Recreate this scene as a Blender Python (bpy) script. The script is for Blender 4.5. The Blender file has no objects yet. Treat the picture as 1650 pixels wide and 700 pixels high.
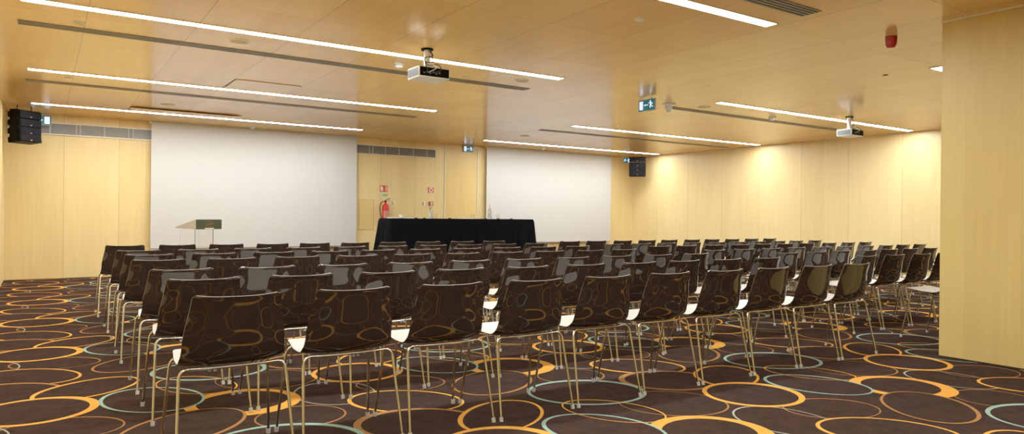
import bpy, bmesh, math, random
from mathutils import Vector, Matrix
random.seed(7)
C = bpy.context.scene.collection
PI = math.pi
R = math.radians
ZC = 2.94                                   # ceiling height
XL, XR, YB, YR = -0.55, 14.25, 15.0, -3.0    # left wall, right wall, stage wall, rear wall

# ------------------------------------------------------------------ camera
H = 1.19
yaw, pitch, roll, F = R(33.8), R(-0.04), R(0.588), 1130.0
fw = Vector((math.sin(yaw)*math.cos(pitch), math.cos(yaw)*math.cos(pitch), math.sin(pitch)))
rt = Vector((math.cos(yaw), -math.sin(yaw), 0))
up = rt.cross(fw)
r2 = math.cos(roll)*rt + math.sin(roll)*up
u2 = -math.sin(roll)*rt + math.cos(roll)*up
cam = bpy.data.cameras.new('camera')
cam.sensor_width = 36
cam.lens = F/1650*36
cam.clip_start = 0.05
co = bpy.data.objects.new('camera', cam)
C.objects.link(co)
co.matrix_world = Matrix(((r2.x, u2.x, -fw.x, 0), (r2.y, u2.y, -fw.y, 0), (r2.z, u2.z, -fw.z, H), (0, 0, 0, 1)))
bpy.context.scene.camera = co

# ------------------------------------------------------------------ materials
def mat(name, col, rough=0.5, metal=0.0, spec=0.5, emit=None, es=0.0, trans=0.0, ior=1.45, coat=0.0):
    m = bpy.data.materials.new(name)
    m.use_nodes = True
    b = m.node_tree.nodes['Principled BSDF']
    b.inputs['Base Color'].default_value = (*col, 1)
    b.inputs['Roughness'].default_value = rough
    b.inputs['Metallic'].default_value = metal
    b.inputs['Specular IOR Level'].default_value = spec
    b.inputs['IOR'].default_value = ior
    b.inputs['Transmission Weight'].default_value = trans
    b.inputs['Coat Weight'].default_value = coat
    if emit:
        b.inputs['Emission Color'].default_value = (*emit, 1)
        b.inputs['Emission Strength'].default_value = es
    return m

class NT:
    def __init__(s, m):
        s.t = m.node_tree; s.n = s.t.nodes; s.b = s.n['Principled BSDF']
    def link(s, a, b): s.t.links.new(a, b)
    def math(s, op, a, b=None, c=None):
        n = s.n.new('ShaderNodeMath'); n.operation = op
        for i, v in enumerate((a, b, c)):
            if v is None: continue
            if isinstance(v, (int, float)): n.inputs[i].default_value = v
            else: s.link(v, n.inputs[i])
        return n.outputs[0]
    def mix(s, f, a, b, blend='MIX'):
        n = s.n.new('ShaderNodeMix'); n.data_type = 'RGBA'; n.blend_type = blend
        for i, v in ((0, f), (6, a), (7, b)):
            if isinstance(v, (int, float)): n.inputs[i].default_value = v
            elif isinstance(v, tuple): n.inputs[i].default_value = (*v, 1)
            else: s.link(v, n.inputs[i])
        return n.outputs[2]

def wood(name, ua, ga, c1, c2, plank, u0, cross=0, g0=0.0, rough=0.35, seam=0.003, seamdark=0.62, spec=0.4, bump=0.0):
    """veneer: ua = axis across the planks, ga = axis along the grain (0,1,2); seams every plank metres, cross seams every cross metres"""
    m = mat(name, c1, rough, spec=spec)
    N = NT(m)
    geo = N.n.new('ShaderNodeNewGeometry')
    sep = N.n.new('ShaderNodeSeparateXYZ'); N.link(geo.outputs['Position'], sep.inputs[0])
    u = sep.outputs[ua]; g = sep.outputs[ga]
    pu = N.math('DIVIDE', N.math('SUBTRACT', u, u0), plank)
    idx = N.math('FLOOR', pu); fr = N.math('FRACT', pu)
    gi = 0.0
    if cross:
        pg = N.math('DIVIDE', N.math('SUBTRACT', g, g0), cross)
        gi = N.math('FLOOR', pg); fg = N.math('FRACT', pg)
        seed = N.math('ADD', idx, N.math('MULTIPLY', gi, 17.3))
    else:
        seed = idx
    wn = N.n.new('ShaderNodeTexWhiteNoise'); wn.noise_dimensions = '1D'; N.link(seed, wn.inputs['W'])
    half = N.math('FLOOR', N.math('MULTIPLY', pu, 2.0))
    wn2 = N.n.new('ShaderNodeTexWhiteNoise'); wn2.noise_dimensions = '1D'
    N.link(N.math('ADD', half, 0.37), wn2.inputs['W'])
    comb = N.n.new('ShaderNodeCombineXYZ')
    N.link(N.math('MULTIPLY', u, 22.0), comb.inputs[0])
    N.link(N.math('ADD', N.math('MULTIPLY', g, 0.9), N.math('MULTIPLY', seed, 3.7)), comb.inputs[1])
    no = N.n.new('ShaderNodeTexNoise'); no.inputs['Scale'].default_value = 1.0
    no.inputs['Detail'].default_value = 5; no.inputs['Roughness'].default_value = 0.6
    N.link(comb.outputs[0], no.inputs['Vector'])
    comb2 = N.n.new('ShaderNodeCombineXYZ')
    N.link(N.math('MULTIPLY', u, 3.0), comb2.inputs[0])
    N.link(N.math('ADD', N.math('MULTIPLY', g, 0.5), N.math('MULTIPLY', seed, 5.1)), comb2.inputs[1])
    no2 = N.n.new('ShaderNodeTexNoise'); no2.inputs['Scale'].default_value = 1.0; no2.inputs['Detail'].default_value = 3
    N.link(comb2.outputs[0], no2.inputs['Vector'])
    f = N.math('ADD', N.math('MULTIPLY', no.outputs[0], 0.62), N.math('MULTIPLY', no2.outputs[0], 0.45))
    f = N.math('ADD', f, N.math('MULTIPLY', N.math('SUBTRACT', wn.outputs['Value'], 0.5), 0.38))
    f = N.math('ADD', f, N.math('MULTIPLY', N.math('SUBTRACT', wn2.outputs['Value'], 0.5), 0.22))
    rp = N.n.new('ShaderNodeMapRange'); rp.inputs[1].default_value = 0.15; rp.inputs[2].default_value = 0.80
    N.link(f, rp.inputs[0])
    col = N.mix(rp.outputs[0], c2, c1)
    if seam:
        d = N.math('MULTIPLY', N.math('MINIMUM', fr, N.math('SUBTRACT', 1.0, fr)), plank)
        s_ = N.math('LESS_THAN', d, seam)
        if cross:
            d2 = N.math('MULTIPLY', N.math('MINIMUM', fg, N.math('SUBTRACT', 1.0, fg)), cross)
            s_ = N.math('MAXIMUM', s_, N.math('MULTIPLY', N.math('LESS_THAN', d2, seam), 0.65))
        col = N.mix(s_, col, tuple(x*seamdark for x in c2))
    N.link(col, N.b.inputs['Base Color'])
    return m

M = {}
WALL1, WALL2 = (0.88, 0.70, 0.335), (0.74, 0.555, 0.235)
M['wall_x'] = wood('wall_veneer_across_x', 0, 2, WALL1, WALL2, 0.872, 0.312, rough=0.32)
M['wall_b'] = wood('stage_wall_veneer', 0, 2, (0.86, 0.665, 0.30), (0.72, 0.525, 0.205), 0.872, 0.312, rough=0.32)
M['wall_y'] = wood('wall_veneer_across_y', 1, 2, WALL1, WALL2, 1.118, 0.60, rough=0.32)
M['part'] = wood('partition_veneer', 1, 2, (0.73, 0.54, 0.185), (0.60, 0.41, 0.12), 0.42, 2.83, rough=0.38, seam=0)
M['ceil'] = wood('ceiling_veneer', 0, 1, (0.94, 0.63, 0.235), (0.82, 0.49, 0.15), 0.8705, 0.315, cross=1.145, g0=3.93, rough=0.17, spec=0.5, seam=0.0035)
M['panel'] = wood('access_panel_veneer', 0, 2, (0.82, 0.59, 0.225), (0.69, 0.47, 0.155), 3.0, 5.0, rough=0.35, seam=0)

def carpet(name, c1, c2):
    m = mat(name, c1, 1.0, spec=0.0)
    N = NT(m)
    geo = N.n.new('ShaderNodeNewGeometry')
    no = N.n.new('ShaderNodeTexNoise'); no.inputs['Scale'].default_value = 9; no.inputs['Detail'].default_value = 8
    no.inputs['Roughness'].default_value = 0.75
    N.link(geo.outputs['Position'], no.inputs['Vector'])
    rp = N.n.new('ShaderNodeMapRange'); rp.inputs[1].default_value = 0.3; rp.inputs[2].default_value = 0.7
    N.link(no.outputs[0], rp.inputs[0])
    N.link(N.mix(rp.outputs[0], c2, c1), N.b.inputs['Base Color'])
    return m
M['carpet'] = carpet('carpet_brown', (0.060, 0.036, 0.0275), (0.031, 0.0175, 0.0135))
M['ring_orange'] = carpet('carpet_orange', (0.86, 0.40, 0.07), (0.76, 0.33, 0.05))
M['ring_teal'] = carpet('carpet_teal', (0.32, 0.47, 0.37), (0.26, 0.39, 0.31))
M['ring_tan'] = carpet('carpet_tan', (0.40, 0.19, 0.065), (0.33, 0.15, 0.05))
M['ring_pale'] = carpet('carpet_pale', (0.42, 0.42, 0.33), (0.34, 0.34, 0.27))

M['shell'] = mat('brown_gloss_plastic', (0.024, 0.0145, 0.0115), 0.025, spec=0.5, ior=1.60)
M['liner'] = mat('cream_plastic', (0.66, 0.64, 0.57), 0.30)
M['chrome'] = mat('chrome_tube', (0.62, 0.59, 0.51), 0.13, metal=1.0)
M['cap'] = mat('grey_plastic', (0.55, 0.55, 0.50), 0.5)
M['white'] = mat('white_plastic', (0.82, 0.80, 0.74), 0.4)
M['screen'] = mat('screen_fabric', (0.615, 0.605, 0.58), 0.9, spec=0.05)
M['black'] = mat('black_paint', (0.0025, 0.002, 0.002), 0.5, spec=0.06)
M['grillcloth'] = mat('black_grille', (0.004, 0.0035, 0.004), 0.6, spec=0.06)
M['greymetal'] = mat('grey_metal', (0.30, 0.27, 0.21), 0.45, metal=0.3)
M['slotdark'] = mat('slot_dark', (0.035, 0.028, 0.02), 0.7)
M['cream'] = mat('cream_metal', (0.84, 0.78, 0.62), 0.4)
M['darkslat'] = mat('louvre_grey', (0.27, 0.25, 0.21), 0.45)
M['lightslat'] = mat('louvre_light_grey', (0.40, 0.40, 0.38), 0.45)
M['velvet'] = mat('black_velvet', (0.0035, 0.0035, 0.0055), 0.9, spec=0.05)
M['red'] = mat('red_paint', (0.62, 0.02, 0.018), 0.3)
M['signred'] = mat('sign_red', (0.68, 0.07, 0.035), 0.5)
M['signwhite'] = mat('sign_white', (0.85, 0.82, 0.72), 0.5)
M['signgreen'] = mat('sign_green', (0.10, 0.36, 0.16), 0.5)
M['rubber'] = mat('black_rubber', (0.015, 0.013, 0.012), 0.5)
M['exitgreen'] = mat('exit_green', (0.0, 0.07, 0.07), 0.35, emit=(0.0, 0.13, 0.15), es=0.5)
M['exitwhite'] = mat('exit_white', (0.8, 0.85, 0.95), 0.4, emit=(0.62, 0.72, 1.0), es=0.95)
M['exitcase'] = mat('exit_case', (0.35, 0.42, 0.45), 0.4)
M['beacon'] = mat('beacon_red', (0.42, 0.008, 0.012), 0.2)
M['glass'] = mat('clear_glass', (0.95, 0.97, 0.95), 0.02, trans=1.0, ior=1.45)
M['acrylic'] = mat('clear_acrylic', (0.96, 0.965, 0.94), 0.02, trans=1.0, ior=1.40, spec=0.4)
M['frost'] = mat('frosted_acrylic', (0.58, 0.52, 0.45), 0.4, trans=0.2, ior=1.2)
M['lecgreen'] = mat('dark_green_panel', (0.026, 0.036, 0.009), 0.4)
M['emblem'] = mat('bronze_emblem', (0.050, 0.032, 0.010), 0.4)
M['gold'] = mat('pale_gold', (0.16, 0.11, 0.045), 0.4)
M['paper'] = mat('white_paper', (0.88, 0.86, 0.78), 0.7)
M['label'] = mat('bottle_label', (0.50, 0.54, 0.52), 0.5)
M['cup'] = mat('white_china', (0.85, 0.83, 0.78), 0.2)
M['projgrey'] = mat('projector_grey', (0.62, 0.62, 0.60), 0.4)
M['projvent'] = mat('projector_vent_grey', (0.10, 0.11, 0.115), 0.5)
M['strip'] = mat('light_strip', (1, 1, 1), 0.5, emit=(0.98, 1.0, 0.97), es=64.0)
M['hole'] = mat('dark_hole', (0.05, 0.03, 0.015), 0.6)

# ------------------------------------------------------------------ mesh helpers
def obj(name, bm, material, parent=None, loc=(0, 0, 0), smooth=False, rotz=0.0, rot=None):
    me = bpy.data.meshes.new(name)
    bm.normal_update()
    bm.to_mesh(me); bm.free()
    for m in (material if isinstance(material, (list, tuple)) else [material]): me.materials.append(m)
    if smooth:
        for p in me.polygons: p.use_smooth = True
        me.set_sharp_from_angle(angle=R(38))
    o = bpy.data.objects.new(name, me); C.objects.link(o)
    o.location = loc; o.rotation_euler = rot if rot else (0, 0, rotz)
    if parent is not None: o.parent = parent
    return o
def thing(name, label, cat, loc=(0, 0, 0), rotz=0.0, group=None):
    o = bpy.data.objects.new(name, None); C.objects.link(o)
    o.empty_display_size = 0.1
    o.location = loc; o.rotation_euler = (0, 0, rotz)
    return tag(o, label, cat, group)
def tag(o, label, cat, group=None):
    o['label'] = label; o['category'] = cat; o['kind'] = 'thing'
    if group: o['group'] = group
    return o
def struct(name, bm, m, loc=(0, 0, 0), label=None):
    o = obj(name, bm, m, loc=loc); o['kind'] = 'structure'
    return o
def NB(): return bmesh.new()
def box(bm, x0, x1, y0, y1, z0, z1, mi=0):
    v = [bm.verts.new((x, y, z)) for x in (x0, x1) for y in (y0, y1) for z in (z0, z1)]
    for q in ((0, 1, 3, 2), (4, 6, 7, 5), (0, 4, 5, 1), (2, 3, 7, 6), (0, 2, 6, 4), (1, 5, 7, 3)):
        f = bm.faces.new([v[i] for i in q]); f.material_index = mi
    return bm
def rbox(bm, x0, x1, y0, y1, z0, z1, r=0.005, seg=2):
    b2 = NB(); box(b2, x0, x1, y0, y1, z0, z1)
    bmesh.ops.bevel(b2, geom=b2.edges[:], offset=r, segments=seg, affect='EDGES', profile=0.5)
    me = bpy.data.meshes.new('tmp'); b2.to_mesh(me); b2.free(); bm.from_mesh(me); bpy.data.meshes.remove(me)
    return bm
def lathe(bm, prof, n=24, cx=0, cy=0, mi=0):
    rings = []
    for r, z in prof:
        if r < 1e-6: rings.append([bm.verts.new((cx, cy, z))])
        else: rings.append([bm.verts.new((cx+r*math.cos(2*PI*i/n), cy+r*math.sin(2*PI*i/n), z)) for i in range(n)])
    for a, b in zip(rings, rings[1:]):
        for i in range(n):
            j = (i+1) % n
            q = [a[i % len(a)], a[j % len(a)], b[j % len(b)], b[i % len(b)]]
            q2 = []
            for v in q:
                if v not in q2: q2.append(v)
            if len(q2) >= 3:
                f = bm.faces.new(q2); f.material_index = mi
    return bm
def tube(bm, pts, r, n=10, cap=True, r1=None):
    pts = [Vector(p) for p in pts]
    t0 = (pts[1]-pts[0]).normalized()
    a = t0.orthogonal().normalized()
    rings = []
    for i, p in enumerate(pts):
        if i == 0: t = pts[1]-pts[0]
        elif i == len(pts)-1: t = pts[-1]-pts[-2]
        else: t = (pts[i+1]-p).normalized()+(p-pts[i-1]).normalized()
        t.normalize()
        a = (a-t*a.dot(t)).normalized(); b = t.cross(a)
        rr = r if r1 is None else r+(r1-r)*i/(len(pts)-1)
        rings.append([bm.verts.new(p+rr*(math.cos(2*PI*k/n)*a+math.sin(2*PI*k/n)*b)) for k in range(n)])
    for q, s in zip(rings, rings[1:]):
        for k in range(n): bm.faces.new((q[k], q[(k+1) % n], s[(k+1) % n], s[k]))
    if cap: bm.faces.new(rings[0][::-1]); bm.faces.new(rings[-1])
    return bm
def fillet(pts, rad, n=6):
    pts = [Vector(p) for p in pts]; out = [pts[0]]
    for a, b, c in zip(pts, pts[1:], pts[2:]):
        d1 = min(rad, (a-b).length*0.49); d2 = min(rad, (c-b).length*0.49)
        p0 = b+(a-b).normalized()*d1; p1 = b+(c-b).normalized()*d2
        for i in range(n+1):
            t = i/n; out.append((1-t)**2*p0+2*t*(1-t)*b+t*t*p1)
    out.append(pts[-1]); return out
def spline(P, n):
    out = []
    Q = [tuple(2*a-b for a, b in zip(P[0], P[1]))]+list(P)+[tuple(2*a-b for a, b in zip(P[-1], P[-2]))]
    for k in range(1, len(Q)-2):
        for i in range(n):
            t = i/n
            out.append(tuple(0.5*(2*Q[k][d]+(Q[k+1][d]-Q[k-1][d])*t+(2*Q[k-1][d]-5*Q[k][d]+4*Q[k+1][d]-Q[k+2][d])*t*t+(-Q[k-1][d]+3*Q[k][d]-3*Q[k+1][d]+Q[k+2][d])*t**3) for d in range(len(P[0]))))
    out.append(tuple(P[-1])); return out
def plate(bm, pts, y0, y1, mi=0):
    """polygon in x,z extruded from y0 to y1"""
    a = [bm.verts.new((x, y0, z)) for x, z in pts]; b = [bm.verts.new((x, y1, z)) for x, z in pts]
    n = len(pts)
    for f in (bm.faces.new(a), bm.faces.new(b[::-1])): f.material_index = mi
    for i in range(n):
        f = bm.faces.new((a[i], b[i], b[(i+1) % n], a[(i+1) % n])); f.material_index = mi
    bmesh.ops.recalc_face_normals(bm, faces=bm.faces[:])
    return bm
def copy_tree(o, parent=None):
    c = o.copy(); C.objects.link(c)
    if parent is not None: c.parent = parent
    for ch in list(o.children): copy_tree(ch, c)
    return c

# ------------------------------------------------------------------ room shell
struct('wall_back', box(NB(), XL-0.2, XR+0.2, YB, YB+0.2, -0.1, ZC+0.1), M['wall_b'])
struct('wall_left', box(NB(), XL-0.2, XL, YR-0.2, YB+0.2, -0.1, ZC+0.1), M['wall_y'])
struct('wall_right', box(NB(), XR, XR+0.2, YR-0.2, YB+0.2, -0.1, ZC+0.1), M['wall_y'])
struct('wall_rear', box(NB(), XL-0.2, XR+0.2, YR-0.2, YR, -0.1, ZC+0.1), M['wall_x'])
struct('ceiling', box(NB(), XL-0.2, XR+0.2, YR-0.2, YB+0.2, ZC, ZC+0.2), M['ceil'])
bm = box(NB(), 6.54, 7.04, YR, 3.02, 0.012, ZC-0.015)
struct('wall_partition', bm, M['part'])
bm = NB(); box(bm, 6.535, 7.045, YR, 3.025, ZC-0.016, ZC)
struct('trim_1', bm, M['cream'])
bm = NB(); box(bm, 6.55, 7.03, YR, 3.01, -0.001, 0.013)
struct('trim_2', bm, M['hole'])
# low stage under the head table
struct('floor_stage', box(NB(), 4.9, 9.6, 12.2, 14.85, 0, 0.4), M['carpet'])

# carpet with overlapping rings, one mesh
PX, PY = 2.033, 2.015
#        name  cx    cy    a     b     deg   thick  colour  fill
RINGS = [('H', 4.16, 2.56, .315, .235, -19, .011, 3, 0), ('J', 3.67, 2.55, .325, .262, 87, .011, 4, 0),
         ('X', 3.39, 3.18, .355, .305, -35, .010, 3, 0), ('W', 1.28, 4.13, .262, .232, -6, .012, 3, 0),
         ('K', 1.95, 4.12, .382, .268, -44, .020, 1, 1), ('M', 1.81, 3.64, .372, .307, -28, .033, 3, 1),
         ('L', 4.33, 3.52, .362, .240, 37, .022, 1, 1), ('A', 3.10, 3.69, .412, .342, -22, .030, 2, 1),
         ('B', 4.03, 3.05, .345, .328, 10, .042, 1, 1), ('F', 3.10, 4.63, .350, .330, -30, .078, 1, 1),
         ('G', 2.70, 4.26, .395, .272, 38, .019, 3, 1), ('C', 4.66, 2.98, .368, .280, -67, .019, 2, 1),
         ('E', 2.93, 3.24, .336, .216, -65, .010, 1, 0)]
bm = NB()
ZB = -0.004
vs = [bm.verts.new(p) for p in ((XL-0.2, YR-0.2, ZB), (XR+0.2, YR-0.2, ZB), (XR+0.2, YB+0.2, ZB), (XL-0.2, YB+0.2, ZB))]
bm.faces.new(vs)
NR = 56
for ti in range(-4, 8):
    for tj in range(-4, 8):
        for k, (nm, cx, cy, a, b, dg, th, ci, fill) in enumerate(RINGS):
            x0 = cx+ti*PX; y0 = cy+tj*PY
            if not (XL-0.45 < x0 < XR+0.45 and YR-0.45 < y0 < YB+0.45): continue
            c_, s_ = math.cos(R(dg)), math.sin(R(dg))
            z = ZB+0.0003*(k+1)
            ou, inn = [], []
            for i in range(NR):
                t = 2*PI*i/NR
                w = 0.13*math.sin(t+k)+0.1*math.sin(2*t+k*1.7)      # hand-drawn unevenness of the line
                tt = th*(1+1.6*w)
                p = (a*math.cos(t), b*math.sin(t)); q = ((a-tt)*math.cos(t), (b-tt)*math.sin(t))
                ou.append(bm.verts.new((x0+p[0]*c_-p[1]*s_, y0+p[0]*s_+p[1]*c_, z)))
                inn.append(bm.verts.new((x0+q[0]*c_-q[1]*s_, y0+q[0]*s_+q[1]*c_, z)))
            for i in range(NR):
                j = (i+1) % NR
                f = bm.faces.new((ou[i], ou[j], inn[j], inn[i])); f.material_index = ci
            if fill:
                f = bm.faces.new(inn); f.material_index = 0
for pco, pno in (((XL, 0, 0), (-1, 0, 0)), ((XR, 0, 0), (1, 0, 0)), ((0, YR, 0), (0, -1, 0)), ((0, YB, 0), (0, 1, 0))):
    bmesh.ops.bisect_plane(bm, geom=bm.verts[:]+bm.edges[:]+bm.faces[:], plane_co=pco, plane_no=pno, clear_outer=True)
struct('floor', bm, [M['carpet'], M['ring_orange'], M['ring_teal'], M['ring_tan'], M['ring_pale']])

# ------------------------------------------------------------------ chairs
PROF = spline([(0.0, .805), (0.0085, .782), (0.0185, .74), (0.0285, .685), (0.039, .625), (0.052, .573), (0.068, .532), (0.091, .497), (0.13, .471), (0.185, .461), (0.26, .465),
               (0.35, .478), (0.43, .492), (0.475, .495), (0.497, .486)], 4)
LEN = [0.0]
for a, b in zip(PROF, PROF[1:]): LEN.append(LEN[-1]+math.dist(a, b))
TOT = LEN[-1]
def lerp_tab(tab, s):
    for (s0, v0), (s1, v1) in zip(tab, tab[1:]):
        if s <= s1:
            t = (s-s0)/(s1-s0); t = t*t*(3-2*t); return v0+(v1-v0)*t
    return tab[-1][1]
WT = [(0, .200), (.24, .232), (.36, .240), (.5, .238), (.70, .222), (TOT, .205)]
CT = [(0, .025), (.10, .034), (.21, .036), (.33, .026), (.42, .018), (.6, .009), (TOT, .001)]
def shell_grid(off, inset=0.0, NU=24):
    rows = []
    n = len(PROF)
    for k in range(n):
        s = LEN[k]
        p = Vector((0, PROF[k][0], PROF[k][1]))
        a = PROF[max(0, k-1)]; b = PROF[min(n-1, k+1)]
        t = Vector((0, b[0]-a[0], b[1]-a[1])).normalized()
        nrm = Vector((0, -t.z, t.y))            # forward on the back, upward on the seat
        w = lerp_tab(WT, s)
        rc = 0.018
        if s < rc: w = w-rc+math.sqrt(max(0, rc*rc-(rc-s)**2))
        rf = 0.075; e = TOT-s
        if e < rf: w = w-rf+math.sqrt(max(0, rf*rf-(rf-e)**2))
        w -= inset
        c = lerp_tab(CT, s)
        row = []
        for i in range(NU+1):
            u = -1+2*i/NU
            row.append(p+Vector((u*w, 0, 0))+nrm*(c*abs(u)**2.8+off))
        rows.append(row)
    return rows
def slab(g0, g1):
    """closed sheet between two grids with hard rims"""
    bm = NB()
    A = [[bm.verts.new(p) for p in r] for r in g0]; B = [[bm.verts.new(p) for p in r] for r in g1]
    n, m = len(A), len(A[0])
    for i in range(n-1):
        for j in range(m-1):
            bm.faces.new((A[i][j], A[i+1][j], A[i+1][j+1], A[i][j+1]))
            bm.faces.new((B[i][j], B[i][j+1], B[i+1][j+1], B[i+1][j]))
    loop = [(0, j) for j in range(m)]+[(i, m-1) for i in range(1, n)]+[(n-1, j) for j in range(m-2, -1, -1)]+[(i, 0) for i in range(n-2, 0, -1)]
    ra = [bm.verts.new(A[i][j].co) for i, j in loop]; rb = [bm.verts.new(B[i][j].co) for i, j in loop]
    for k in range(len(loop)):
        q = (k+1) % len(loop)
        bm.faces.new((ra[k], ra[q], rb[q], rb[k]))
    return bm
def make_chair():
    t = thing('shell_chair', 'x', 'chair')
    obj('shell', slab(shell_grid(-0.0028), shell_grid(0.0022)), M['shell'], t, smooth=True)
    o = obj('seat_liner', slab(shell_grid(0.0024, .002), shell_grid(0.0044, .0035)), M['liner'], t, smooth=True)
    o['label'] = 'cream inner face of the seat and back'
    zr, zf = 0.468, 0.469
    for s in (-1, 1):
        for foot, knee, top in (((s*.265, 0.0, 0.0), (s*.240, .098, zr+.003), (s*.15, .108, zr-.004)),
                                ((s*.265, .485, 0.0), (s*.234, .400, zf+.006), (s*.15, .385, zf))):
            bm = NB()
            f = Vector(foot); k = Vector(knee); d = (k-f).normalized()
            tube(bm, fillet([f+d*.018, knee, top], 0.050), 0.0078, 10)
            lg = obj('leg', bm, M['chrome'], t, smooth=True)
            bm = NB(); tube(bm, [f, f+d*.012, f+d*.026], 0.0115, 10)
            obj('foot_cap', bm, M['cap'], lg, smooth=True)
    bm = NB()
    tube(bm, [(-.15, .108, zr-.004), (-.07, .112, zr-.007), (.07, .112, zr-.007), (.15, .108, zr-.004)], .0076, 8)
    tube(bm, [(-.15, .385, zf), (.15, .385, zf)], .0076, 8)
    for s in (-1, 1): tube(bm, [(s*.10, .110, zr-.006), (s*.10, .15, .449), (s*.10, .24, .452), (s*.10, .385, zf)], .007, 8)
    box(bm, -.11, .11, .19, .22, .449, .456)
    box(bm, -.11, .11, .30, .34, .464, .470)
    obj('under_frame', bm, M['chrome'], t, smooth=True)
    return t
ORD = ['first', 'second', 'third', 'fourth', 'fifth', 'sixth', 'seventh', 'eighth', 'ninth', 'tenth']
# rows counted from the table; near block then far block: row, X of the seat by the reference side, pitch, Y, Y step, number in view
NEAR = [(1, .798, .555, 9.22, -.01, 10), (2, .808, .565, 7.96, .02, 10), (3, .812, .562, 7.12, .008, 10), (4, .788, .560, 6.28, -.006, 10),
        (5, .790, .566, 5.18, .0, 10), (6, .783, .574, 4.38, -.006, 10), (7, .765, .572, 3.425, -.004, 10)]
FAR = [(1, 6.915, .558, 8.66, .0, 10), (2, 6.83, .56, 7.55, .01, 10), (3, 6.94, .558, 6.76, -.005, 10), (4, 6.78, .571, 5.67, .012, 10),
       (5, 7.07, .562, 4.885, .004, 8), (6, 7.31, .560, 4.08, .0, 4), (7, 7.57, .57, 3.27, .0, 1)]
DX7 = [-.0, .0, .0, 0, -.0, 0, 0, 0, 0, 0]
proto = make_chair()
first = True
for blk, rows in (('near', NEAR), ('far', FAR)):
    for row, x0, pt, y0, dy, n in rows:
        for i in range(n):
            if first: t = proto; first = False
            else: t = copy_tree(proto)
            jx = random.uniform(-.001, .001); jy = random.uniform(-.02, .02) if row < 7 else random.uniform(-.008, .008)
            t.location = (x0+pt*i+jx, y0+dy*i-.01+jy, 0)
            t.rotation_euler = (0, 0, R(random.uniform(-.12, .12)))
            side = 'lectern side' if blk == 'near' else 'middle aisle'
            seat = ORD[i] + ' seat from ' + side
            t['label'] = 'brown shell chair, %s block, %s row from the table, %s' % (blk, ORD[row-1], seat)
            t['category'] = 'chair'; t['group'] = 'brown shell chairs in rows'

# ------------------------------------------------------------------ projection screens
def screen(x0, x1, zb, label):
    t = thing('hanging_projection_screen', label, 'projection screen', ((x0+x1)/2, YB-.115, zb), 0, 'projection screens')
    w = (x1-x0)/2
    bm = NB()
    n = 20; pts = []
    for i in range(n+1):
        z = (ZC-.045-zb)*i/n
        pts.append((0.0 if i else 0.0, z))
    box(bm, -w, w, -.002, .002, 0.02, ZC-zb-.002)
    obj('screen_fabric', bm, M['screen'], t)
    obj('bottom_bar', rbox(NB(), -w, w, -.010, .010, 0, .026, .004), M['darkslat'], t)
    bm = NB(); box(bm, -w-.03, w+.03, .006, .075, ZC-zb-.05, ZC-zb)
    obj('screen_case', bm, M['cream'], t)
    return t
screen(1.705, 5.80, .49, 'large white projection screen behind the lectern')
screen(9.19, 13.31, .51, 'large white projection screen beside the corner, behind the black table end')

# ------------------------------------------------------------------ ceiling lights and slot diffusers
def strip(x0, x1, y, w, label):
    t = thing('ceiling_light', label, 'ceiling light', ((x0+x1)/2, y, ZC), 0, 'linear ceiling lights')
    l = (x1-x0)/2
    obj('diffuser', box(NB(), -l, l, -w/2, w/2, -.008, -.002), M['strip'], t)
    bm = NB()
    for a in ((-l-.012, -l, -w/2-.012, w/2+.012), (l, l+.012, -w/2-.012, w/2+.012), (-l, l, -w/2-.012, -w/2), (-l, l, w/2, w/2+.012)):
        box(bm, *a, -.009, 0)
    obj('light_frame', bm, M['cream'], t)
LW = .112
for y, s in ((0.6, 'added unseen near the rear wall as fill'), (3.95, 'over the back row by the short slot vent'),  # rearmost strip is an unseen addition that brightens the room
             (7.02, 'over the near block, passing behind the white projector'), (10.42, 'between the two long grey slots'), (13.66, 'closest to the lectern-side screen')):
    strip(-.16, 5.42, y, LW, 'long white strip light in the ceiling ' + s)
for y, s in ((3.95, 'peeping past the wooden partition'), (7.03, 'above the far block, behind the small projector'), (10.5, 'over the far block, middle one of three'), (13.74, 'closest to the corner speaker')):
    strip(8.42, 14.0, y, LW, 'long white strip light in the ceiling ' + s)

def slot(x0, x1, y, w, n, label):
    t = thing('ceiling_slot_vent', label, 'air vent', ((x0+x1)/2, y, ZC), 0, 'linear slot air diffusers')
    l = (x1-x0)/2
    obj('slot_recess', box(NB(), -l, l, -w/2, w/2, -.003, -.001), M['slotdark'], t)
    bm = NB()
    bw = w/(2*n+1)
    for i in range(n+1):
        y0 = -w/2+2*i*bw
        box(bm, -l, l, y0, y0+bw, -.007, -.002)
    box(bm, -l-.006, -l, -w/2, w/2, -.007, -.002); box(bm, l, l+.006, -w/2, w/2, -.007, -.002)
    obj('slot_bars', bm, M['greymetal'], t)
slot(-.2, 5.40, 3.54, .19, 4, 'grey slot air vent in the ceiling over the back row')
slot(-.2, 5.50, 7.90, .17, 4, 'long grey slot air vent in the ceiling passing behind the white projector')
slot(-.2, 5.48, 11.32, .17, 4, 'long grey slot air vent in the ceiling nearest the lectern screen')
slot(8.20, 13.2, 7.82, .17, 4, 'grey slot air vent in the ceiling starting by the hanging exit sign')
slot(8.30, 14.0, 11.40, .17, 4, 'grey slot air vent in the ceiling over far block nearest corner speaker')

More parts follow.
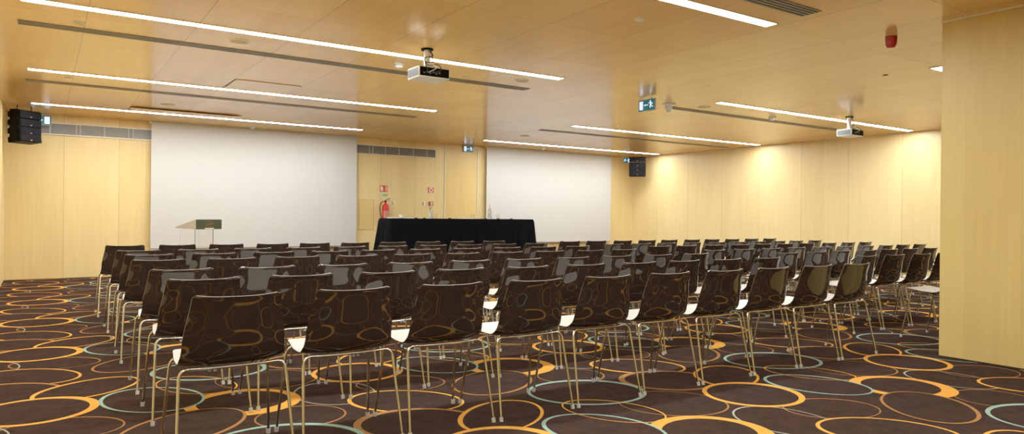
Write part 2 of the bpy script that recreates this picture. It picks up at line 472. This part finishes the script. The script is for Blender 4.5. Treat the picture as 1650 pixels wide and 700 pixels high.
# ------------------------------------------------------------------ wall louvres on the stage wall
def louvre(x0, x1, z0, z1, label, slat, divs):
    t = thing('air_grille', label, 'air grille', ((x0+x1)/2, YB, (z0+z1)/2), 0, 'louvred grilles')
    l, h = (x1-x0)/2, (z1-z0)/2
    obj('grille_back', box(NB(), -l, l, -.008, -.001, -h, h), M['slotdark'], t)
    bm = NB(); f = .018
    for a in ((-l, l, -h-f, -h), (-l, l, h, h+f)): box(bm, a[0]-f, a[1]+f, -.03, 0, a[2], a[3])
    box(bm, -l-f, -l, -.03, 0, -h, h); box(bm, l, l+f, -.03, 0, -h, h)
    obj('grille_frame', bm, M['cream'], t)
    bm = NB(); n = 8
    for i in range(n):
        zc = -h+(i+.5)*2*h/n
        plate_pts = [(-l, zc-.009), (l, zc-.009), (l, zc+.004), (-l, zc+.004)]
        a = [bm.verts.new(p) for p in ((-l, -.024, zc-.010), (l, -.024, zc-.010), (l, -.009, zc+.008), (-l, -.009, zc+.008))]
        b = [bm.verts.new(p) for p in ((-l, -.024, zc-.013), (l, -.024, zc-.013), (l, -.009, zc+.005), (-l, -.009, zc+.005))]
        bm.faces.new(a); bm.faces.new(b[::-1]); bm.faces.new((a[0], b[0], b[1], a[1]))
    obj('slats', bm, slat, t)
    for d in divs:
        obj('divider', box(NB(), d-(x0+x1)/2-.012, d-(x0+x1)/2+.012, -.027, -.006, -h, h), M['lightslat'], t)
louvre(-.50, 1.80, 2.585, 2.770, 'grey louvred air grille beside the black wall speaker', M['lightslat'], (.10, .50, .56, .94, 1.33, 1.41))
louvre(5.6, 7.80, 2.580, 2.765, 'dark louvred air grille above the red extinguisher', M['darkslat'], (6.13, 6.21, 6.52, 6.86, 7.22, 7.58))

# door between the panels, pale strips painting the light that leaks round it, and the access hatch
bm = NB(); box(bm, 8.085, 8.98, YB-.006, YB, .0, 2.86)
d = struct('door_1', bm, M['panel'])
bm = NB()
box(bm, 8.062, 8.082, YB-.02, YB, 0, ZC); box(bm, 8.983, 9.003, YB-.02, YB, 0, ZC); box(bm, 8.062, 9.003, YB-.02, YB, 2.865, 2.885)
struct('trim_light_leak', bm, M['cream'])
bm = rbox(NB(), 5.90, 6.25, YB-.006, YB+.002, .86, 1.53, .0015, 1)
o = obj('access_panel', bm, M['panel']); tag(o, 'flush wooden access hatch in wall beside the red extinguisher', 'hatch')
bm = NB()
for a in ((5.893, 5.899, .853, 1.537), (6.251, 6.257, .853, 1.537), (5.893, 6.257, .853, .859), (5.893, 6.257, 1.531, 1.537)):
    box(bm, a[0], a[1], YB-.002, YB+.001, a[2], a[3])
obj('hatch_gap', bm, mat('hatch_gap_brown', (.30, .18, .07), .6), o)

# ------------------------------------------------------------------ exit signs
MAN = [[(.00, .30), (.06, .34), (.12, .30), (.10, .22), (.02, .22)],                                    # head
       [(-.02, .20), (.10, .20), (.07, .02), (-.06, -.03)],                                              # torso
       [(.08, .19), (.20, .10), (.27, .16), (.24, .19), (.19, .15), (.10, .225)],                        # front arm
       [(-.02, .19), (-.14, .16), (-.20, .03), (-.16, .02), (-.11, .12), (.0, .14)],                     # rear arm
       [(.07, .04), (.15, -.09), (.07, -.24), (.02, -.22), (.08, -.09), (-.02, -.01)],                   # front leg
       [(-.06, -.02), (.02, -.03), (-.06, -.15), (-.24, -.17), (-.24, -.12), (-.10, -.10)]]              # rear leg
def exit_sign(loc, rotz, w, h, label, mirror=False, hang=0.0):
    t = thing('exit_sign', label, 'exit sign', loc, rotz, 'green exit signs')
    obj('sign_case', rbox(NB(), -w/2, w/2, -.012, .012, -h/2, h/2, .004), M['exitcase'], t)
    for s in ((-1,) if not hang else (-1, 1)):
        g = .008
        obj('sign_face', box(NB(), -w/2+g, w/2-g, min(s*.0125, s*.0135), max(s*.0125, s*.0135), -h/2+g, h/2-g), M['exitgreen'], t)
        k = -1 if mirror else 1
        bm = NB()
        ya, yb = s*.0137, s*.0152
        def P(poly, sc, cx, cz): plate(bm, [(k*(cx+x*sc), cz+z*sc) for x, z in poly], ya, yb)
        P([(-.5, -.5), (.5, -.5), (.5, .5), (-.5, .5)], 1, 0, 0) if False else None
        x0 = -w*.42
        P([(0, -h*.36), (w*.21, -h*.36), (w*.21, h*.36), (0, h*.36)], 1, x0, 0)
        P([(0, 0), (w*.08, h*.10), (w*.08, h*.03), (w*.26, h*.03), (w*.26, -h*.03), (w*.08, -h*.03), (w*.08, -h*.10)], 1, -w*.15, 0)
        for q in MAN: P([(-x, z) for x, z in q], h*1.12, w*.27, -h*.02)
        obj('pictogram', bm, M['exitwhite'], t)
    if hang:
        bm = NB()
        for x in (-w*.3, w*.3): tube(bm, [(x, 0, h/2), (x, 0, h/2+hang)], .004, 8)
        obj('hanger', bm, M['exitcase'], t)
    return t
exit_sign((7.30, 7.40, 2.832), R(-90), .335, .17, 'green exit sign hanging from the middle of the ceiling', hang=.023)
exit_sign((8.70, YB-.035, 2.845), 0, .29, .155, 'small green exit sign on the stage wall above the door')
exit_sign((13.62, YB-.4, 2.80), 0, .25, .145, 'small green exit sign beside the black speaker by the corner', mirror=True, hang=.07)
exit_sign((-.06, YB-.22, 2.795), 0, .36, .17, 'green exit sign half hidden by the hanging speaker near the louvres', mirror=True, hang=.06)

# ------------------------------------------------------------------ hanging loudspeakers
def speaker(loc, rotz, label, w=.44):
    t = thing('hanging_speaker', label, 'loudspeaker', loc, rotz, 'black hanging speakers')
    hc = .135
    z = 0.0; tilt = 0.0
    for i in range(4):
        tilt = [0, 0, 2, 9][i]
        bm = NB()
        fy, by = -.15, .13
        # wedge cabinet: tall at the front, slimmer at the back
        v = []
        for x in (-w/2, w/2):
            v.append([bm.verts.new(p) for p in ((x, fy, 0), (x, fy, -hc+.006), (x, by, -hc+.030), (x, by, -.016))])
        bm.faces.new(v[0]); bm.faces.new(v[1][::-1])
        for a in range(4):
            b = (a+1) % 4; bm.faces.new((v[0][a], v[1][a], v[1][b], v[0][b]))
        bmesh.ops.recalc_face_normals(bm, faces=bm.faces[:])
        bmesh.ops.bevel(bm, geom=bm.edges[:], offset=.004, segments=1, affect='EDGES')
        c = obj('cabinet', bm, M['black'], t, loc=(0, 0, z), rot=(R(-tilt), 0, 0))
        obj('grille', box(NB(), -w/2+.012, w/2-.012, fy-.006, fy+.001, -hc+.014, -.008), M['grillcloth'], c)
        obj('badge', box(NB(), -.012, .012, fy-.008, fy-.005, -hc+.03, -hc+.042), M['greymetal'], c)
        z -= hc
    bm = NB()
    for x in (-w/2-.004, w/2+.004): box(bm, x-.004, x+.004, -.09, .07, -4*hc+.05, .02)
    box(bm, -w/2, w/2, -.03, .03, .004, .022)
    for x in (-.12, .12): tube(bm, [(x, 0, .02), (x, 0, ZC-loc[2])], .006, 8)
    obj('rigging', bm, M['black'], t)
speaker((-.265, 14.15, 2.845), R(38), 'black stacked loudspeaker hanging near the louvres at the left wall', .37)
speaker((13.78, 14.32, 2.868), R(-44), 'black stacked loudspeaker hanging in the corner past the second screen')

# ------------------------------------------------------------------ projectors
def projector(loc, label):
    t = thing('ceiling_projector', label, 'projector', loc, 0, 'ceiling projectors')
    w, d, h = .36, .27, .115
    obj('body', rbox(NB(), -w/2, w/2, -d/2, d/2, -h/2, h/2, .012, 3), M['white'], t, smooth=True)
    p = obj('rear_panel', box(NB(), -w/2+.012, w/2-.012, -d/2-.003, -d/2+.004, -h/2+.014, h/2-.010), M['black'], t)
    bm = NB()
    for i in range(6): box(bm, -.13+i*.035, -.112+i*.035, -d/2-.006, -d/2-.002, -.02+.012*(i % 2), -.004+.012*(i % 2))
    obj('sockets', bm, M['projvent'], p)
    bm = NB(); box(bm, -w/2-.003, -w/2+.004, -d/2+.018, d/2-.018, -h/2+.016, h/2-.014)
    v = obj('side_vent', bm, M['projvent'], t)
    bm = NB(); tube(bm, [(.06, d/2-.01, 0), (.06, d/2+.03, 0)], .04, 20)
    obj('lens', bm, M['black'], t, smooth=True)
    top = ZC-loc[2]
    bm = NB(); lathe(bm, [(0, top-.016), (.062, top-.016), (.065, top-.004), (.065, top), (0, top)], 24, -.02, 0)
    obj('ceiling_plate', bm, M['black'], t, smooth=True)
    bm = NB(); lathe(bm, [(.034, h/2), (.034, top-.016)], 20, -.02, 0); box(bm, -.10, .06, -.05, .05, h/2-.002, h/2+.012)
    obj('pole', bm, M['white'], t, smooth=True)
    bm = NB()
    tube(bm, spline([(-.02, -.037, top-.02), (.03, -.03, top-.07), (-.07, -.04, top-.11), (-.03, -.05, h/2+.03), (.05, -.10, h/2+.04), (.06, -d/2-.03, .03), (.0, -d/2-.01, .0)], 6), .005, 6)
    tube(bm, spline([(.01, -.03, top-.02), (.02, -.05, h/2+.07), (-.08, -.08, h/2+.05), (-.10, -d/2-.03, .02), (-.07, -d/2-.008, -.01)], 6), .005, 6)
    obj('cables', bm, M['rubber'], t, smooth=True)
    bm = NB(); tube(bm, spline([(.0, -.036, top-.05), (-.04, -.04, h/2+.08), (.02, -.09, h/2+.03), (.0, -d/2-.04, .04), (-.08, -d/2-.01, -.01)], 6), .004, 6)
    obj('white_cable', bm, M['white'], t, smooth=True)
projector((3.36, 6.62, 2.672), 'white ceiling projector over the near block of chairs')
projector((11.36, 6.70, 2.660), 'white ceiling projector over the far block of chairs')

# two ceiling access panels that hang a little open
def hatch(x0, x1, y0, y1, drop0, drop1, label):
    t = thing('ceiling_access_panel', label, 'access panel', ((x0+x1)/2, (y0+y1)/2, ZC), 0, 'loose ceiling access panels')
    w, d = (x1-x0)/2, (y1-y0)/2
    bm = NB()
    v = [bm.verts.new(p) for p in ((-w, -d, -drop0), (w, -d, -drop0), (w, d, -drop1), (-w, d, -drop1))]
    u = [bm.verts.new((q.co.x, q.co.y, q.co.z+.006)) for q in v]
    bm.faces.new(v[::-1]); bm.faces.new(u)
    for i in range(4): bm.faces.new((v[i], v[(i+1) % 4], u[(i+1) % 4], u[i]))
    obj('panel', bm, M['ceil'], t)
    bm = NB()
    for a in ((-w-.012, -w, -d, d), (w, w+.006, -d, d), (-w, w, -d-.008, -d)): box(bm, *a, -.002, -.0005)
    obj('panel_gap', bm, M['hole'], t)
hatch(2.075, 2.915, 9.56, 10.30, .009, .012, 'wooden ceiling access panel beside the middle strip of the near block')
hatch(1.20, 2.92, 13.07, 13.55, .026, .009, 'sagging wooden ceiling panel lit up beside the strip nearest the lectern')
# ------------------------------------------------------------------ small things on the ceiling
def detector(x, y, r, label):
    t = thing('smoke_detector', label, 'smoke detector', (x, y, ZC), 0, 'white smoke detectors')
    obj('detector_base', lathe(NB(), [(0, 0), (r, 0), (r, -.012), (r*.92, -.018), (0, -.018)], 28), M['white'], t, smooth=True)
    obj('sensor_dome', lathe(NB(), [(r*.88, -.018), (r*.82, -.040), (r*.62, -.056), (r*.3, -.062), (0, -.062)], 28), M['white'], t, smooth=True)
    bm = NB()
    for i in range(10):
        a = 2*PI*i/10; tube(bm, [(r*.84*math.cos(a), r*.84*math.sin(a), -.030), (r*.84*math.cos(a+.4), r*.84*math.sin(a+.4), -.030)], .004, 6)
    obj('vent_slots', bm, M['projvent'], t)
detector(3.38, 7.42, .062, 'white smoke detector next to the first projector')
detector(3.45, 14.45, .060, 'white smoke detector above the lectern-side screen')
detector(10.5, 14.3, .060, 'white smoke detector above the second screen')
detector(10.36, 7.5, .062, 'white smoke detector close to the small projector')
def disc(x, y, r, m, label, name='ceiling_disc', cat='ceiling disc', drop=.010):
    t = thing(name, label, cat, (x, y, ZC), 0, 'round ceiling fittings')
    obj('rim', lathe(NB(), [(r*.80, -drop*.7), (r*.84, -drop), (r, -drop*.5), (r, 0), (0, 0)], 28), M['cream'], t, smooth=True)
    obj('face', lathe(NB(), [(r*.81, -drop*.7), (0, -drop*.75)], 28), m, t, smooth=True)
M['discface'] = mat('disc_face', (0.56, 0.42, 0.22), 0.5)
for x, y, r, m, s in ((1.64, 7.45, .105, 'discface', 'over the near block between strip and slot'), (.27, 7.62, .05, 'discface', 'nearest the left wall'),
                      (.25, 10.76, .045, 'discface', 'between the strip and slot beside the left wall'), (1.66, 12.47, .10, 'discface', 'near the first screen top'),
                      (5.10, 7.42, .09, 'discface', 'near the strip light end beside the first projector'), (4.40, 7.66, .045, 'discface', 'small, just past the first projector'),
                      (8.60, 7.47, .10, 'discface', 'beside the hanging exit sign'), (8.66, 12.46, .10, 'discface', 'in front of the second screen'),
                      (4.36, 4.52, .045, 'cup', 'white, over the back rows')):
    disc(x, y, r, M[m], 'flat round ceiling fitting ' + s)
bm = lathe(NB(), [(.03, -.001), (.03, -.006), (0, -.006)], 20)
o = obj('ceiling_hole', bm, M['hole'], loc=(8.41, 4.52, ZC)); tag(o, 'small dark round fitting in the ceiling below the red sounder', 'ceiling fitting')
t = thing('ceiling_cone_sensor', 'white funnel shaped sensor on the ceiling beside the hanging exit sign', 'sensor', (7.96, 7.60, ZC))
obj('flange', lathe(NB(), [(0, 0), (.10, 0), (.10, -.012), (.05, -.016)], 24), M['white'], t, smooth=True)
obj('cone', lathe(NB(), [(.058, -.014), (.036, -.115), (.030, -.125), (0, -.125)], 24), M['white'], t, smooth=True)
t = thing('ceiling_alarm_sounder', 'red fire alarm sounder on the ceiling near the wooden partition', 'alarm', (6.70, 3.55, ZC))
obj('sounder_base', lathe(NB(), [(0, 0), (.052, 0), (.052, -.045), (.050, -.048)], 28), M['beacon'], t, smooth=True)
obj('sounder_head', lathe(NB(), [(.050, -.048), (.049, -.075), (.040, -.096), (.03, -.104), (0, -.106)], 28), M['beacon'], t, smooth=True)

# ------------------------------------------------------------------ stage wall fittings
YW = YB
t = thing('fire_extinguisher', 'red fire extinguisher hung on the wall behind the black table end', 'fire extinguisher', (6.50, YW-.10, 1.02))
bm = lathe(NB(), [(0, 0), (.070, 0), (.076, .012), (.076, .36), (.070, .395), (.050, .425), (.026, .44), (.024, .46), (0, .46)], 28)
obj('cylinder', bm, M['red'], t, smooth=True)
bm = NB()
for k in range(9):
    a0 = R(-150+k*13); a1 = R(-150+(k+1)*13)
    v = [bm.verts.new((.0768*math.cos(a), .0768*math.sin(a), z)) for a, z in ((a0, .10), (a1, .10), (a1, .27), (a0, .27))]
    bm.faces.new(v)
obj('front_label', bm, mat('extinguisher_label', (.62, .22, .17), .4), t, smooth=True)
bm = NB(); lathe(bm, [(.022, .46), (.024, .49), (.015, .50), (0, .50)], 16)
box(bm, -.02, .10, -.012, .012, .495, .505); tube(bm, [(-.01, 0, .505), (.05, 0, .54), (.11, 0, .545)], .008, 8)
obj('valve_handle', bm, M['rubber'], t)
bm = NB(); tube(bm, spline([(-.02, 0, .485), (-.09, -.02, .47), (-.145, -.03, .38), (-.145, -.04, .25), (-.11, -.04, .11), (-.075, -.06, .03)], 6), .011, 8)
obj('hose', bm, M['rubber'], t, smooth=True)
bm = NB(); box(bm, -.03, .03, .06, .10, .30, .36); obj('wall_bracket', bm, M['rubber'], t)

def wall_sign(x0, x1, z0, z1, name, label, cat, m):
    t = thing(name, label, cat, ((x0+x1)/2, YW, (z0+z1)/2))
    obj('sign_plate', rbox(NB(), -(x1-x0)/2, (x1-x0)/2, -.006, 0, -(z1-z0)/2, (z1-z0)/2, .0015, 1), m, t)
    return t
t = wall_sign(6.395, 6.59, 1.725, 1.872, 'extinguisher_sign', 'red sign with white extinguisher picture above the red extinguisher', 'sign', M['signred'])
bm = NB()
plate(bm, [(-.07, -.052), (-.02, -.052), (-.02, .02), (-.03, .045), (-.06, .045), (-.07, .02)], -.0075, -.0055)
plate(bm, [(-.085, .0), (-.078, .0), (-.070, .05), (-.045, .055), (-.045, .062), (-.075, .058)], -.0075, -.0055)
obj('pictogram', bm, M['signwhite'], t)
bm = NB(); plate(bm, [(.035, -.055), (.085, -.055), (.085, .055), (.035, .055)], -.0075, -.0055)
obj('side_panel', bm, mat('sign_pink', (.80, .38, .24), .5), t)
bm = NB(); plate(bm, [(.015, -.06), (.028, -.06), (.028, .06), (.015, .06)], -.0075, -.0055)
obj('dark_band', bm, mat('sign_dark', (.16, .035, .02), .5), t)
t = wall_sign(6.37, 6.60, 1.615, 1.69, 'instruction_sign', 'small pale green instruction plate under the extinguisher sign', 'sign', mat('sign_pale_green', (.60, .62, .36), .5))
bm = NB()
for i in range(3):
    for j in range(4 if i < 2 else 3):
        x = -.02+j*.034; z = .018-i*.018
        plate(bm, [(x, z-.005), (x+.026, z-.005), (x+.026, z+.005), (x, z+.005)], -.0075, -.0055)
obj('print', bm, M['signgreen'], t)
t = wall_sign(7.625, 7.775, 1.73, 1.872, 'call_point_sign', 'red square sign with white ring above the wall call point', 'sign', M['signred'])
bm = NB(); lathe(bm, [(.052, 0), (.052, .002), (.030, .002), (.030, 0)], 24)
obj('ring', bm, M['signwhite'], t, loc=(0, -.006, 0), rot=(PI/2, 0, 0))
bm = NB()
for a in ((-.068, .068, .060, .066), (-.068, .068, -.066, -.060)): plate(bm, [(a[0], a[2]), (a[1], a[2]), (a[1], a[3]), (a[0], a[3])], -.0075, -.0055)
obj('border', bm, M['signwhite'], t)
for x, s in ((6.735, 'just beside the red extinguisher'), (7.52, 'left of the red fire alarm switch')):
    t = thing('wall_switch', 'small cream switch plate on the wall ' + s, 'switch', (x, YW, 1.475), 0, 'wall switches')
    obj('switch_plate', rbox(NB(), -.04, .04, -.012, 0, -.045, .045, .003), M['cream'], t)
    obj('rocker', rbox(NB(), -.035, -.012, -.018, -.010, -.03, .03, .002), M['greymetal'], t)
t = thing('fire_alarm_switch', 'small red fire call point on the wall behind the clear bottle', 'call point', (7.70, YW, 1.475))
obj('housing', rbox(NB(), -.048, .048, -.04, 0, -.048, .048, .005), M['beacon'], t)
obj('glass_pane', box(NB(), -.025, .025, -.044, -.038, -.022, .030), M['signwhite'], t)
# plate on the left wall
t = thing('wall_socket', 'grey socket plate low on the left wall', 'socket', (XL, 12.6, .32))
obj('socket_plate', rbox(NB(), 0, .012, -.09, .09, -.05, .05, .003), M['lightslat'], t)
obj('socket_insert', rbox(NB(), .009, .015, -.07, .07, -.03, .03, .002), M['greymetal'], t)

# ------------------------------------------------------------------ head table, cloth and things on it
TX0, TX1, TY0, TY1, TZ = 5.57, 8.93, 12.5, 13.06, 1.132
t = thing('head_table', 'long conference table hidden under the black cloth', 'table', ((TX0+TX1)/2, (TY0+TY1)/2, .4))
hw = (TX1-TX0)/2
obj('tabletop', box(NB(), -hw+.02, hw-.02, -.26, .26, TZ-.4-.03, TZ-.4-.006), M['cream'], t)
for x in (-hw+.1, hw-.1):
    for y in (-.2, .2):
        bm = NB(); tube(bm, [(x, y, 0), (x, y, TZ-.43)], .02, 10); obj('leg', bm, M['chrome'], t)
def cloth():
    bm = NB()
    cx, cy = (TX0+TX1)/2, (TY0+TY1)/2
    wx, wy = (TX1-TX0)/2, (TY1-TY0)/2
    per = []
    def seg(p, q, nrm, n):
        for i in range(n): per.append((Vector(p)+(Vector(q)-Vector(p))*i/n, Vector(nrm)))
    seg((-wx, -wy), (wx, -wy), (0, -1), 180); seg((wx, -wy), (wx, wy), (1, 0), 40)
    seg((wx, wy), (-wx, wy), (0, 1), 180); seg((-wx, wy), (-wx, -wy), (-1, 0), 40)
    levels = [0.0, .006, .02, .05, .12, .2, .3, .42, .54, .64, .715]
    rings = []
    n = len(per)
    for lv in levels:
        ring = []
        for i, (p, nr) in enumerate(per):
            # corner swing: cloth flares at the corners
            dc = min((p-Vector((sx*wx, sy*wy))).length for sx in (-1, 1) for sy in (-1, 1))
            fl = math.exp(-(dc/.10)**2)
            f = .010*math.sin(i*.55)+.008*math.sin(i*.23+1.3)+.006*math.sin(i*.91+.4)
            seam = .030*math.exp(-((p.x-.42)/.03)**2) if nr.y < 0 else 0
            s = lv/.715
            outw = .012*min(1, lv/.02)+s*(.030+f*1.3+.05*fl-seam)-.010*math.exp(-((lv-.02)/.02)**2)
            corner = Vector((1 if p.x > 0 else -1, 1 if p.y > 0 else -1))*fl*.35*outw
            q = p+nr*outw+corner
            ring.append(bm.verts.new((q.x, q.y, -lv)))
        rings.append(ring)
    for a, b in zip(rings, rings[1:]):
        for i in range(n):
            j = (i+1) % n; bm.faces.new((a[i], b[i], b[j], a[j]))
    bm.faces.new(rings[0])
    bmesh.ops.recalc_face_normals(bm, faces=bm.faces[:])
    return bm
o = obj('tablecloth', cloth(), M['velvet'], loc=((TX0+TX1)/2, (TY0+TY1)/2, TZ), smooth=True)
tag(o, 'black velvet cloth draped to the floor over the long head table', 'tablecloth')
hx = (TX0+TX1)/2
for x in (6.10, 6.28, 6.85, 7.70, 8.02, 8.35):
    bm = rbox(NB(), -.028, .028, -.012, .018, -.004, .014, .003, 1)
    obj('skirt_clip', bm, M['rubber'], o, loc=(x-hx, -(TY1-TY0)/2-.004, .002))
ZT = TZ
def bottle(x, y, label):
    t = thing('water_bottle', label, 'bottle', (x, y, ZT+.001), 0, 'bottles on the head table')
    obj('bottle_glass', lathe(NB(), [(0, 0), (.036, 0), (.040, .008), (.040, .150), (.036, .178), (.020, .215), (.0145, .240), (.0145, .292), (0, .292)], 24), M['glass'], t, smooth=True)
    obj('bottle_label', lathe(NB(), [(.0406, .045), (.0406, .125)], 24), M['label'], t, smooth=True)
    obj('cap', lathe(NB(), [(.0162, .283), (.0162, .306), (.014, .309), (0, .309)], 20), M['cap'], t, smooth=True)
bottle(6.56, 12.75, 'clear water bottle on the black table in front of the wall call point')
bottle(7.96, 12.75, 'clear water bottle on the black table in front of the second screen edge')
def tumbler(x, y, label):
    bm = lathe(NB(), [(0, 0), (.028, 0), (.034, .10), (.0315, .10), (.026, .006), (0, .006)], 24)
    o = obj('glass_tumbler', bm, M['glass'], loc=(x, y, ZT+.001), smooth=True)
    tag(o, label, 'glass', 'tumblers on the head table')
tumbler(6.645, 12.72, 'clear tumbler on the black table close beside the bottle below the call point')
tumbler(7.52, 12.72, 'clear tumbler on the black table beside the thick notepad')
tumbler(8.16, 12.74, 'clear tumbler on the black table just past the second bottle')
t = thing('coffee_cup', 'white cup turned on its saucer on the black table near extinguisher', 'cup', (5.885, 12.74, ZT+.001))
obj('saucer', lathe(NB(), [(0, 0), (.03, 0), (.055, .010), (.055, .013), (.028, .005), (0, .005)], 24), M['cup'], t, smooth=True)
cp = obj('cup', lathe(NB(), [(0, .006), (.022, .006), (.036, .040), (.040, .075), (.0375, .075), (.033, .040), (0, .012)], 24), M['cup'], t, smooth=True)
bm = NB(); tube(bm, spline([(.038, 0, .062), (.060, 0, .060), (.060, 0, .035), (.036, 0, .030)], 6), .0045, 8); obj('handle', bm, M['cup'], cp, smooth=True)
for x0, x1, h, s in ((5.62, 5.80, .018, 'nearest the red extinguisher'), (5.97, 6.20, .010, 'behind the white cup'), (7.20, 7.47, .020, 'midway between the two bottles'), (6.30, 6.48, .010, 'just before the first bottle'), (7.78, 7.90, .018, 'against the second bottle')):
    t = thing('notepad', 'white paper pad on the black table ' + s, 'notepad', ((x0+x1)/2, 12.70, ZT+.001), 0, 'paper pads on the head table')
    w = (x1-x0)/2
    obj('pages', box(NB(), -w, w, -.10, .11, 0, h), M['paper'], t)
    obj('binding', box(NB(), -w, w, .10, .112, -.0, h+.001), M['lightslat'], t)

# ------------------------------------------------------------------ lectern
t = thing('lectern', 'clear acrylic lectern with dark green front panel in front of the first screen', 'lectern', (2.045, 11.12, 0), R(29))
w2, dp = .222, .44
# local: front faces -y
def hexa(bm, P):
    v = [bm.verts.new(p) for p in P]
    for q in ((0, 3, 2, 1), (4, 5, 6, 7), (0, 1, 5, 4), (1, 2, 6, 5), (2, 3, 7, 6), (3, 0, 4, 7)): bm.faces.new([v[i] for i in q])
    bmesh.ops.recalc_face_normals(bm, faces=bm.faces[:]); return bm
ft, fb, bt = 1.100, .955, .985
fp = obj('front_panel', rbox(NB(), -w2, w2, -.014, 0, fb, ft, .002, 1), M['lecgreen'], t)
bm = NB()
for k in range(4):
    a = -.070+k*.030
    plate(bm, [(a, fb+.050+k*.006), (a+.050, fb+.090-k*.004), (a+.058, fb+.098-k*.004), (a+.004, fb+.060+k*.006)], -.0165, -.0138)
plate(bm, [(-.075, fb+.036), (.075, fb+.036), (.075, fb+.041), (-.075, fb+.041)], -.0165, -.0138)
plate(bm, [(-.070, fb+.112), (.050, fb+.116), (.050, fb+.121), (-.070, fb+.117)], -.0165, -.0138)
e = obj('emblem', bm, M['gold'], fp)
obj('emblem_plate', box(NB(), -.082, .082, -.0148, -.0135, fb+.022, ft-.012), M['emblem'], fp)
obj('caption_strip', box(NB(), -.080, .080, -.0155, -.0135, fb+.006, fb+.018), M['cream'], fp)
for s in (-1, 1):
    bm = NB(); x = s*w2
    hexa(bm, [(x-.004, 0, fb), (x+.004, 0, fb), (x+.004, dp, fb+.012), (x-.004, dp, fb+.012), (x-.004, 0, ft), (x+.004, 0, ft), (x+.004, dp, bt), (x-.004, dp, bt)])
    obj('side_wing', bm, M['frost'], t)
bm = NB(); hexa(bm, [(-w2, 0, ft-.012), (w2, 0, ft-.012), (w2, dp, bt-.012), (-w2, dp, bt-.012), (-w2, 0, ft-.003), (w2, 0, ft-.003), (w2, dp, bt-.003), (-w2, dp, bt-.003)])
obj('reading_top', bm, M['frost'], t)
bw = .175
for x0, x1, y0, y1 in ((-bw-.15, bw-.15+.0, .02, .028),):
    pass
obj('front_pane', box(NB(), -w2+.005, .10, .02, .028, .03, fb), M['acrylic'], t)
obj('side_pane', box(NB(), -w2+.005, -w2+.013, .028, .34, .03, fb), M['acrylic'], t)
obj('side_pane', box(NB(), .092, .10, .028, .34, .03, fb), M['acrylic'], t)
obj('shelf', box(NB(), -w2+.013, .092, .04, .33, .56, .568), M['acrylic'], t)
obj('shelf_bracket', box(NB(), -w2+.02, -w2+.045, .10, .30, .60, .612), M['greymetal'], t)
obj('base_plate', rbox(NB(), -w2-.02, w2+.02, -.06, .42, 0, .03, .004, 1), M['acrylic'], t)

# ------------------------------------------------------------------ light and colour
w = bpy.data.worlds.new('world'); bpy.context.scene.world = w
w.use_nodes = True
w.node_tree.nodes['Background'].inputs[0].default_value = (1, .9, .75, 1)
w.node_tree.nodes['Background'].inputs[1].default_value = 0.2
sc = bpy.context.scene
sc.view_settings.view_transform = 'Standard'
sc.view_settings.look = 'None'
sc.view_settings.exposure = 0.0
sc.view_settings.gamma = 1.2
sc.cycles.max_bounces = 10
sc.cycles.diffuse_bounces = 6
sc.cycles.glossy_bounces = 5
sc.cycles.transmission_bounces = 8
sc.cycles.sample_clamp_indirect = 6.0
sc.cycles.use_denoising = True
